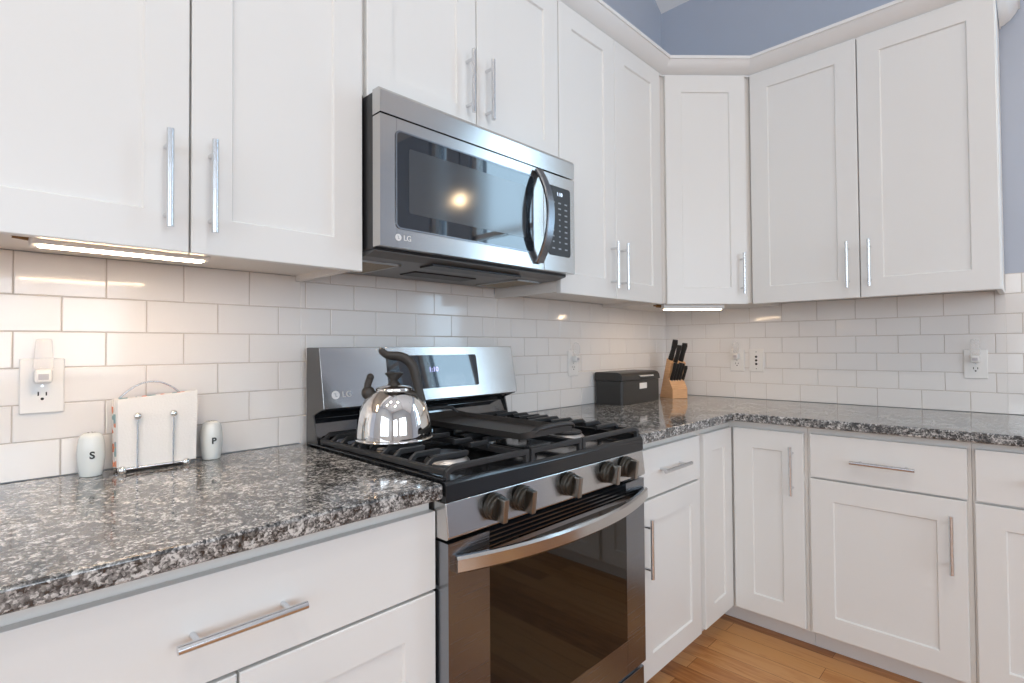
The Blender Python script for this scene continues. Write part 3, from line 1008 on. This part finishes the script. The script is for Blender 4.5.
# ------------------------------------------------------------------ kettle
kz = GT + 0.0004
kt = bpy.data.objects.new('tea_kettle', None); COL.objects.link(kt)
kt.location = (-2.018, -0.330, kz); kt.rotation_euler = (0, 0, math.radians(-45.4)); OFF[kt.name] = Vector()
tag(kt, 'shiny steel whistling tea kettle with black handle on the left burner', 'kettle')
MB().lathe([(0.0, 0.0), (0.093, 0.0), (0.0965, 0.0015), (0.0975, 0.004), (0.0965, 0.0065), (0.0935, 0.008), (0.0935, 0.012), (0.0925, 0.030), (0.0900, 0.052), (0.0855, 0.072), (0.0785, 0.090), (0.0690, 0.105), (0.0570, 0.1165), (0.0500, 0.121), (0.0485, 0.1235), (0.0455, 0.1235), (0.0, 0.1225)], seg=64).build('body', M['bright'], kt, smooth=50)
ld = MB().lathe([(0.0, 0.1236), (0.0450, 0.1236), (0.0455, 0.127), (0.0430, 0.1305), (0.0300, 0.1345), (0.0150, 0.1365), (0.0, 0.137)], seg=48).build('lid', M['bright'], kt, smooth=50)
kn = MB()
kn.lathe([(0.0, 0.1366), (0.017, 0.1366), (0.016, 0.139), (0.0095, 0.145), (0.0095, 0.149), (0.015, 0.155), (0.0225, 0.163), (0.0235, 0.166), (0.020, 0.1675), (0.0, 0.168)], seg=36)
kn.build('lid_knob', M['softblack'], ld, smooth=50)
# handle rising from the back shoulder and arching forward, open at the front
hp = [(0.0715, 0, 0.094), (0.0665, 0, 0.110), (0.0605, 0, 0.130), (0.0560, 0, 0.150), (0.0520, 0, 0.168), (0.0450, 0, 0.186), (0.0320, 0, 0.200), (0.0140, 0, 0.2080), (-0.004, 0, 0.2095), (-0.017, 0, 0.2115), (-0.0255, 0, 0.2165), (-0.0315, 0, 0.2225)]
def catmull(p, n=5):
    out = []
    for i in range(len(p) - 1):
        a, b, c, d = (Vector(p[max(i - 1, 0)]), Vector(p[i]), Vector(p[i + 1]), Vector(p[min(i + 2, len(p) - 1)]))
        for k in range(n):
            t = k / n
            out.append(0.5 * ((2 * b) + (c - a) * t + (2 * a - 5 * b + 4 * c - d) * t * t + (3 * b - a - 3 * c + d) * t ** 3))
    out.append(Vector(p[-1])); return out
hh = catmull(hp)
rs = []
for i in range(len(hh)):
    u = i / (len(hh) - 1)
    q = 0.0085 + 0.0030 * math.sin(PI * min(1, u * 1.15)) if u < 0.87 else 0.0085
    rs.append((q * 1.0, q * 1.25))
hm = MB().tube(hh, rs, 16); hm.sphere(hp[-1], 0.0082, seg=14)
hm.build('handle', M['softblack'], kt, smooth=60)
sp = MB().tube([(-0.038, 0, 0.086), (-0.050, 0, 0.100), (-0.060, 0, 0.1105)], [0.024, 0.0175, 0.0140], 24)
so = sp.build('spout', M['bright'], kt, smooth=60)
wm = MB(); wm.sphere((-0.0655, 0, 0.1165), 0.0175, seg=20)
wm.cyl((-0.0585, 0, 0.1095), (-0.0625, 0, 0.1135), 0.0150, 20)
wm.sweep([(-0.068, 0, 0.128), (-0.066, 0, 0.140), (-0.062, 0, 0.151), (-0.060, 0, 0.157)], (0, 1, 0), 0.016, 0.017, 0.005)
wm.sphere((-0.0605, 0, 0.156), 0.0095, sy=1.1, seg=14)
wo = wm.build('whistle_cap', M['softblack'], so, smooth=50)

# ------------------------------------------------------------------ microwave
mw = thing('microwave', 'stainless over-the-range microwave hung under the short wall cabinet', 'microwave', (RM, -0.2, 1.412))
MX0, MX1 = -2.1055, -1.3665
MZ0, MZ1 = 1.417, 1.794
MY = -0.408
MB().prism([(-0.0085, 1.414), (-0.372, 1.414), (-0.372, MZ1 - 0.002), (-0.0085, MZ1 - 0.002)], MX0 + 0.002, MX1 - 0.002, axis='x', bev=0.002, seg=1).build('housing', M['black'], mw, smooth=0)
# top grille strip with chamfered head
MB().prism([(-0.3735, 1.7335), (MY, 1.7335), (MY, 1.785), (MY + 0.007, 1.7945), (-0.3735, 1.7955)], MX0, MX1, axis='x', bev=0.0015, seg=2).build('vent_panel', M['steel'], mw)
# door
SP = -1.5235
dmz0, dmz1 = 1.419, 1.7295
mb = MB()
gx0m, gx1m, gz0m, gz1m = -2.060, -1.575, 1.468, 1.698
for a in ((MX0, gx0m, dmz0, dmz1), (gx1m, SP - 0.001, dmz0, dmz1), (gx0m - 0.0005, gx1m + 0.0005, dmz0, gz0m), (gx0m - 0.0005, gx1m + 0.0005, gz1m, dmz1)):
    mb.box(a[0], a[1], MY, -0.376, a[2], a[3])
mb.box(MX0 + 0.001, SP - 0.002, -0.390, -0.374, dmz0 + 0.001, dmz1 - 0.001)
do = mb.build('door', M['steel'], mw, smooth=0)
gl = MB().prism(rrect(gx0m - 0.001, gx1m + 0.001, gz0m - 0.001, gz1m + 0.001, 0.012), MY - 0.0012, -0.3905, axis='y').build('window', M['mwglass'], do, smooth=0)
MB().prism(rrect(-2.026, -1.608, 1.506, 1.664, 0.006), MY - 0.0018, MY - 0.0010, axis='y').build('window_screen', M['mwscreen'], gl, smooth=0)
# bright edge round the glass
rim = MB()
ro = rrect(gx0m - 0.004, gx1m + 0.004, gz0m - 0.004, gz1m + 0.004, 0.014); ri = rrect(gx0m, gx1m, gz0m, gz1m, 0.011)
bm = rim.bm; a = [bm.verts.new((x, MY - 0.0004, z)) for x, z in ro]; b = [bm.verts.new((x, MY - 0.0022, z)) for x, z in ro]; c = [bm.verts.new((x, MY - 0.0022, z)) for x, z in ri]; d_ = [bm.verts.new((x, MY - 0.0004, z)) for x, z in ri]
for p_, q_ in ((a, b), (b, c), (c, d_), (d_, a)):
    for j in range(len(a)):
        bm.faces.new((p_[j], p_[(j + 1) % len(a)], q_[(j + 1) % len(a)], q_[j]))
bmesh.ops.recalc_face_normals(bm, faces=bm.faces)
rim.build('window_rim', M['steel_dark'], do, smooth=0)
# bowed handle
hx = -1.552
pts = []
for k in range(21):
    u = -1 + 2 * k / 20
    pts.append((hx, MY - 0.006 - 0.046 * (1 - abs(u) ** 2.1), 1.580 + u * 0.142))
MB().sweep(pts, (1, 0, 0), 0.032, 0.011, 0.003).build('handle', M['steel_dark'], do)
emblem(-2.056, 0.0085, Matrix.Translation((0, MY, 1.4435)), do, 0.019, 0.026)
# control panel
pm = MB().box(SP + 0.001, MX1, MY, -0.374, dmz0, dmz1, 0.0025, 2).build('control_panel', M['steel'], mw)
kp = MB().prism(rrect(-1.501, -1.392, 1.470, 1.692, 0.010), MY - 0.0015, MY + 0.001, axis='y').build('keypad', M['black'], pm, smooth=0)
text_mesh('1:10', 0.017, Matrix.Translation((-1.447, MY - 0.0018, 1.668)) @ XZ, 'clock_digits', M['led'], kp)
km = MB()
rk = random.Random(5)
for r_, z in enumerate([1.640, 1.622, 1.604, 1.586, 1.568, 1.550, 1.532, 1.514, 1.493]):
    for c_i, x in enumerate((-1.478, -1.447, -1.415)):
        wdt = 0.007 if 3 <= r_ <= 7 and c_i < 2 else 0.013
        km.box(x - wdt / 2, x + wdt / 2, MY - 0.0020, MY - 0.0014, z - 0.0022, z + 0.0022)
km.build('keys', M['keys'], kp, smooth=0)
# underside with two grease filters and the lamp recess
MB().prism([(-0.030, 1.4035), (-0.330, 1.4035), (-0.372, 1.412), (-0.372, 1.4145), (-0.030, 1.4145)], MX0 + 0.006, MX1 - 0.006, axis='x').build('bottom_panel', M['undergrey'], mw, smooth=0)
for x0, x1 in ((-2.085, -1.960), (-1.510, -1.385)):
    f = MB().box(x0 + 0.006, x1 - 0.006, -0.270, -0.080, 1.400, 1.4036).build('grease_filter', M['filter'], mw, smooth=0)
    fr = MB()
    fr.box(x0, x0 + 0.006, -0.276, -0.074, 1.399, 1.4036); fr.box(x1 - 0.006, x1, -0.276, -0.074, 1.399, 1.4036)
    fr.box(x0, x1, -0.276, -0.270, 1.399, 1.4036); fr.box(x0, x1, -0.080, -0.074, 1.399, 1.4036)
    fr.build('filter_frame', M['alu'], f, smooth=0)
MB().box(-1.905, -1.560, -0.345, -0.285, 1.398, 1.4036, 0.001, 1).build('air_intake', M['black'], mw)
lm = MB().box(-1.860, -1.620, -0.200, -0.120, 1.400, 1.4036, 0.001, 1).build('lamp_cover', M['softblack'], mw)

# ------------------------------------------------------------------ under-cabinet lights
def light_bar(label, mtx, length, origin):
    t = bpy.data.objects.new('under_cabinet_light', None); COL.objects.link(t)
    t.matrix_world = mtx; OFF[t.name] = Vector(); tag(t, label, 'light', 'under-cabinet light bars')
    MB().prism([(-0.030, 0.0), (-0.030, -0.019), (-0.025, -0.024), (0.026, -0.024), (0.030, -0.019), (0.030, 0.0)], 0, length, axis='x', bev=0.001, seg=1).build('housing', M['trim'], t)
    MB().prism([(-0.023, -0.0242), (-0.021, -0.0262), (0.004, -0.0262), (0.006, -0.0242)], 0.010, length - 0.010, axis='x').build('lens', M['lamp'], t, smooth=0)
    cm = MB(); cm.cyl((-0.022, 0.012, -0.006), (-0.001, 0.012, -0.008), 0.007, 14); cm.cyl((-0.034, 0.014, -0.004), (-0.020, 0.012, -0.006), 0.0035, 10)
    cm.build('plug', M['brass'], t)
    return t


UB = UZ0 + 0.0195
light_bar('lit white light bar under the far left wall cabinet', Matrix.Translation((-2.702, -0.262, UB)), 0.272, None)
u = Vector((math.cos(ang), math.sin(ang), 0))
cdir = Vector((-0.6095, -fd, 0)) + u * 0.01 + Vector((-u.y, u.x, 0)) * 0.045
light_bar('lit white light bar under the diagonal corner cabinet', Matrix.Translation((cdir.x, cdir.y, UZ0 + 0.005)) @ Matrix.Rotation(ang, 4, 'Z'), 0.275, None)

# ------------------------------------------------------------------ outlets and night lights
OG = 'ivory wall outlets'


def outlet(label, rot, s, zc_, kind='duplex', wd=0.0715, ht=0.114):
    t = thing('wall_outlet', label, 'outlet', (s, -0.0072, zc_ - ht / 2), rot, OG if kind == 'duplex' else None)
    MB().box(s - wd / 2, s + wd / 2, -0.0128, -0.0072, zc_ - ht / 2, zc_ + ht / 2, 0.0028, 3).build('cover_plate', M['plate'], t)
    if kind == 'duplex':
        for dz in (0.0195, -0.0195):
            r = MB().prism([(s + 0.0165 * math.cos(a) if abs(math.cos(a)) > 1e-9 else s, zc_ + dz + max(-0.0135, min(0.0135, 0.0165 * math.sin(a)))) for a in [2 * PI * k / 32 for k in range(32)]], -0.0142, -0.0126, axis='y').build('receptacle', M['plate'], t, smooth=0)
            sm = MB()
            sm.box(s - 0.0075, s - 0.0052, -0.0145, -0.0141, zc_ + dz - 0.001, zc_ + dz + 0.0075)
            sm.box(s + 0.0052, s + 0.0075, -0.0145, -0.0141, zc_ + dz - 0.001, zc_ + dz + 0.0065)
            sm.cyl((s, -0.0145, zc_ + dz - 0.0075), (s, -0.0141, zc_ + dz - 0.0075), 0.0028, 14)
            sm.build('slots', M['slot'], r, smooth=0)
        MB().cyl((s, -0.0136, zc_), (s, -0.0127, zc_), 0.0026, 14).build('screw', M['chrome'], t)
    else:
        for dz, rr in ((0.034, 0.0032), (0.0, 0.0062), (-0.034, 0.0032)) if kind == 'ports' else ():
            pass
        for dz in (0.018, 0.0, -0.018):
            MB().cyl((s, -0.0140, zc_ + dz), (s, -0.0127, zc_ + dz), 0.0058, 18).build('jack', M['slot'], t)
        for dz in (0.042, -0.042):
            MB().cyl((s, -0.0136, zc_ + dz), (s, -0.0127, zc_ + dz), 0.0028, 12).build('screw', M['chrome'], t)
    return t


def night_light(label, rot, s, z, rnd=True):
    t = thing('night_light', label, 'night light', (s, -0.0144, z), rot, 'plug-in night lights')
    MB().box(s - 0.0145, s + 0.0145, -0.040, -0.0147, z - 0.0135, z + 0.0155, 0.0055, 3).build('plug_body', M['plate'], t)
    mm = MB().box(s - 0.008, s + 0.008, -0.0412, -0.0398, z - 0.006, z + 0.006, 0.0004, 1); mm.build('sensor', M['plug'], t)
    if rnd:
        MB().lathe([(0.0, 0.0), (0.0115, 0.0), (0.0150, 0.012), (0.0165, 0.030), (0.0150, 0.046), (0.0105, 0.056), (0.0, 0.060)], (s, -0.029, z + 0.0157), 28).build('lamp_shade', M['nightlight'], t, smooth=60)
    else:
        MB().prism([(s - 0.0165, z + 0.0157), (s + 0.0165, z + 0.0157), (s + 0.0135, z + 0.078), (s - 0.0115, z + 0.078)], -0.037, -0.022, axis='y', bev=0.004, seg=2).build('lamp_shade', M['nightlight'], t, smooth=60)


outlet('ivory wall outlet above the salt shaker at the far left', 0, -2.6665, 1.105)
night_light('clear plug-in night light in the outlet above the salt shaker', 0, -2.6665, 1.1245, False)
outlet('ivory wall outlet between the range and the black bread box', 0, -0.868, 1.105)
night_light('clear plug-in night light left of the black bread box', 0, -0.868, 1.1245)
outlet('ivory wall outlet on the right wall nearest the knife block', RB, 0.4055, 1.105)
night_light('clear plug-in night light nearest the knife block', RB, 0.4055, 1.1245)
t = outlet('ivory wall plate with three dark round jacks on the right wall', RB, 0.500, 1.105, 'ports')
t.name = 'jack_plate'; t['category'] = 'wall plate'
outlet('ivory wall outlet near the right edge of the tiled right wall', RB, 1.325, 1.101)
night_light('clear plug-in night light near the right edge of the view', RB, 1.325, 1.1205, False)

# ------------------------------------------------------------------ shakers
def shaker_pot(name, label, cat, x, y, letter, sc):
    t = thing(name, label, cat, (x, y, CT + 0.0002))
    z = CT + 0.0002
    MB().lathe([(0.0, 0.0), (0.0175 * sc, 0.0), (0.0192 * sc, 0.002), (0.0218 * sc, 0.022), (0.0235 * sc, 0.045), (0.0228 * sc, 0.065), (0.0205 * sc, 0.080), (0.0180 * sc, 0.0865), (0.0120 * sc, 0.0905), (0.0, 0.0915)], (x, y, z), 40).build('shaker_body', M['ceramic'], t, smooth=60)
    # letter wrapped against the side that faces the room
    a = math.radians(-93)
    n = Vector((math.cos(a), math.sin(a), 0)); xa = Vector((-n.y, n.x, 0))
    m = Matrix((( xa.x, 0, n.x, x + n.x * 0.0236 * sc), (xa.y, 0, n.y, y + n.y * 0.0236 * sc), (0, 1, 0, z + 0.0455), (0, 0, 0, 1)))
    text_mesh(letter, 0.0205, m, 'letter', M['ink'], t, 0.0006, 0.0006)
    hm_ = MB()
    for k in range(5):
        aa = 2 * PI * k / 5
        hm_.cyl((x + 0.006 * math.cos(aa), y + 0.006 * math.sin(aa), z + 0.0905), (x + 0.006 * math.cos(aa), y + 0.006 * math.sin(aa), z + 0.0918), 0.001, 8)
    hm_.build('pour_holes', M['slot'], t)


shaker_pot('salt_shaker', 'white ceramic shaker with letter S left of the napkin holder', 'salt shaker', -2.590, -0.052, 'S', 1.04)
shaker_pot('pepper_shaker', 'white ceramic shaker with letter P right of the napkin holder', 'pepper shaker', -2.357, -0.050, 'P', 1.04)

# ------------------------------------------------------------------ napkin holder and napkins
nh = thing('napkin_holder', 'chrome wire napkin holder with ball feet between the shakers', 'napkin holder', (-2.474, -0.06, CT))
NX0, NX1 = -2.546, -2.417
yf_, yb_ = -0.088, -0.040
zf = CT + 0.0095
fm = MB()
for x in (NX0 + 0.004, NX1 - 0.004):
    fm.tube([(x, yf_, zf), (x, yb_, zf)], 0.0022, 10)
fm.tube([(NX0 + 0.004, yf_ + 0.004, zf), (NX1 - 0.004, yf_ + 0.004, zf)], 0.0022, 10)
fm.tube([(NX0 + 0.004, yb_, zf), (NX1 - 0.004, yb_, zf)], 0.0022, 10)
fm.build('base_frame', M['chrome'], nh)
for x in (NX0 + 0.004, NX1 - 0.004):
    for y in (yf_, yb_):
        MB().sphere((x, y, CT + 0.0088), 0.0088, seg=18).build('foot', M['bright'], nh)
for x in (-2.5145, -2.4465):
    MB().tube([(x, yf_ + 0.001, zf), (x, yf_ - 0.001, CT + 0.120)], 0.0021, 10).build('upright', M['chrome'], nh)
    MB().sphere((x, yf_ - 0.001, CT + 0.122), 0.0082, seg=18).build('ball_tip', M['bright'], nh)
arch = []
for k in range(29):
    u = -1 + 2 * k / 28
    arch.append((-2.4785 + u * 0.069, yb_ + 0.003, CT + 0.150 + 0.044 * (1 - abs(u) ** 2.0)))
arch = [(-2.4785 - 0.069, yb_ + 0.003, zf)] + arch + [(-2.4785 + 0.069, yb_ + 0.003, zf)]
MB().sweep(arch, (0, 1, 0), 0.009, 0.0034, 0.0008).build('hoop', M['chrome'], nh)


def napkin(label, x0, x1, y0, y1, h0, h1, m, folds, z):
    mb = MB()
    n = folds; dy = (y1 - y0) / n
    for k in range(n):
        a, b = y0 + dy * k + 0.0003, y0 + dy * (k + 1) - 0.0003
        j = 0.0015 * math.sin(k * 2.1)
        bm = bmesh.new()
        nx, nz = 10, 10
        fr = []; bk = []
        for iz in range(nz + 1):
            for ix in range(nx + 1):
                u, v = ix / nx, iz / nz
                x = x0 + j + (x1 - x0) * u + (0.003 * (v - 0.5) * (1 if u > 0.5 else -1))
                z_ = z + v * (h0 + (h1 - h0) * u + j)
                wv = 0.0008 * math.sin(u * 9 + v * 5 + k) * v
                fr.append(bm.verts.new((x, a + wv, z_))); bk.append(bm.verts.new((x, b + wv, z_)))
        W = nx + 1
        for iz in range(nz):
            for ix in range(nx):
                i = iz * W + ix
                bm.faces.new((fr[i], fr[i + 1], fr[i + W + 1], fr[i + W])); bm.faces.new((bk[i], bk[i + W], bk[i + W + 1], bk[i + 1]))
        for ix in range(nx):
            bm.faces.new((fr[ix], bk[ix], bk[ix + 1], fr[ix + 1]))
            t0 = nz * W + ix
            bm.faces.new((fr[t0], fr[t0 + 1], bk[t0 + 1], bk[t0]))
        for iz in range(nz):
            i = iz * W
            bm.faces.new((fr[i], fr[i + W], bk[i + W], bk[i])); q = i + nx
            bm.faces.new((fr[q], bk[q], bk[q + W], fr[q + W]))
        bmesh.ops.recalc_face_normals(bm, faces=bm.faces)
        mb._merge(bm)
    o = mb.build('paper_napkin', m, smooth=50, origin=((x0 + x1) / 2, (y0 + y1) / 2, z))
    return tag(o, label, 'napkin', 'napkins in the holder')


nz_ = zf + 0.0025
napkin('white folded paper napkin in front in the wire holder', -2.549, -2.398, -0.0835, -0.066, 0.146, 0.157, M['napkin'], 4, nz_)
napkin('patterned paper napkin with orange and teal print behind the white one', -2.5525, -2.404, -0.0655, -0.0425, 0.147, 0.156, M['pattern'], 4, nz_)

# ------------------------------------------------------------------ bread box
bx0, bx1, by0, by1 = -0.715, -0.376, -0.168, -0.018
bb = thing('bread_box', 'black metal bread box against the tile left of the knife block', 'bread box', ((bx0 + bx1) / 2, (by0 + by1) / 2, CT + 0.0002))
z0 = CT + 0.0002
zl_ = z0 + 0.108; zt_ = z0 + 0.148


def vertical(e_):
    a, b = e_.verts
    return abs(a.co.z - b.co.z) > 0.02


mb = MB(); mb.prism([(bx0, by0), (bx1, by0), (bx1, by1), (bx0, by1)], z0, zl_, bev=0.014, seg=4, bev_filter=vertical)
bo = mb.build('bin', M['breadbox'], bb)
lb = MB(); lb.prism([(by1, zl_ + 0.001), (by1, zt_ - 0.006), (by1 + -0.006, zt_), (by0 + 0.026, zt_), (by0 + 0.010, zt_ - 0.005), (by0 + 0.001, zt_ - 0.016), (by0 - 0.002, zl_ + 0.006), (by0 - 0.002, zl_ + 0.001)], bx0, bx1, axis='x', bev=0.008, seg=3)
lo_ = lb.build('lid', M['breadbox'], bb)
hm = MB(); hm.box(-0.575, -0.452, by0 - 0.011, by0 + 0.004, zl_ + 0.015, zl_ + 0.024, 0.0025, 2)
hm.build('handle', M['bright'], lo_)
MB().box(-0.567, -0.502, by0 - 0.0022, by0 - 0.0002, z0 + 0.068, z0 + 0.095, 0.0008, 1).build('label_plate', M['logo'], bo)

# ------------------------------------------------------------------ knife block
KR = math.radians(-27)
kbm = Matrix.Translation((-0.207, -0.150, CT + 0.0002)) @ Matrix.Rotation(KR, 4, 'Z')
kb = bpy.data.objects.new('knife_block', None); COL.objects.link(kb)
kb.matrix_world = kbm; OFF[kb.name] = Vector()
tag(kb, 'pale wooden knife block standing in the corner beside the bread box', 'knife block')
# side profile in (y,z): -y is the front; tall slanted tower with a low step in front
MB().prism([(-0.060, 0.0), (-0.060, 0.048), (-0.028, 0.101), (-0.019, 0.101), (-0.050, 0.180), (-0.014, 0.205), (0.052, 0.0)], -0.045, 0.045, axis='x', bev=0.002, seg=2).build('block', M['maple'], kb)
tdir = Vector((0, -0.44, 0.898)).normalized()


def knife(label, x, y, z, ln, w, group):
    base = Vector((x, y, z)); 
    side = Vector((1, 0, 0)); fwd = tdir.cross(side)
    mb = MB()
    p = [base, base + tdir * ln * 0.12, base + tdir * ln * 0.5, base + tdir * ln * 0.85 + fwd * 0.002, base + tdir * ln + fwd * 0.006]
    mb.tube(p, [(w * 0.42, w * 0.85), (w * 0.5, w * 0.9), (w * 0.45, w * 0.78), (w * 0.5, w * 0.95), (w * 0.42, w * 0.85)], 12)
    mb.bm.transform(kbm)
    c = kbm @ base
    o = MB.build(mb, 'kitchen_knife', M['knife'], None, 60, tuple(c))
    # rivets and bolster as parts
    bo_ = MB(); bo_.tube([base - tdir * 0.010, base + tdir * 0.002], [(w * 0.22, w * 0.85), (w * 0.36, w * 0.86)], 12)
    bo_.bm.transform(kbm); bo_.build('bolster', M['chrome'], o)
    tag(o, label, 'knife', group)


KG = 'black-handled knives in the block'
knife('black-handled chef knife at the top left of the block', -0.030, -0.024, 0.196, 0.112, 0.0150, KG)
knife('black-handled knife just in front of the chef knife in the block', -0.014, -0.042, 0.184, 0.095, 0.0130, KG)
knife('tall black-handled knife at the top right of the block', 0.024, -0.034, 0.190, 0.100, 0.0150, KG)
SG = 'steak knives in the block step'
for k, (x, lb_) in enumerate(((-0.034, 'leftmost'), (-0.018, 'second from left'), (-0.002, 'third from left'), (0.014, 'fourth from left'))):
    knife('small black steak knife, %s in the low step of the block' % lb_, x, -0.034, 0.094, 0.096 - 0.004 * (k % 2), 0.0098, SG)
knife('small black steak knife apart at the right end of the low step', 0.036, -0.034, 0.094, 0.078, 0.0090, SG)
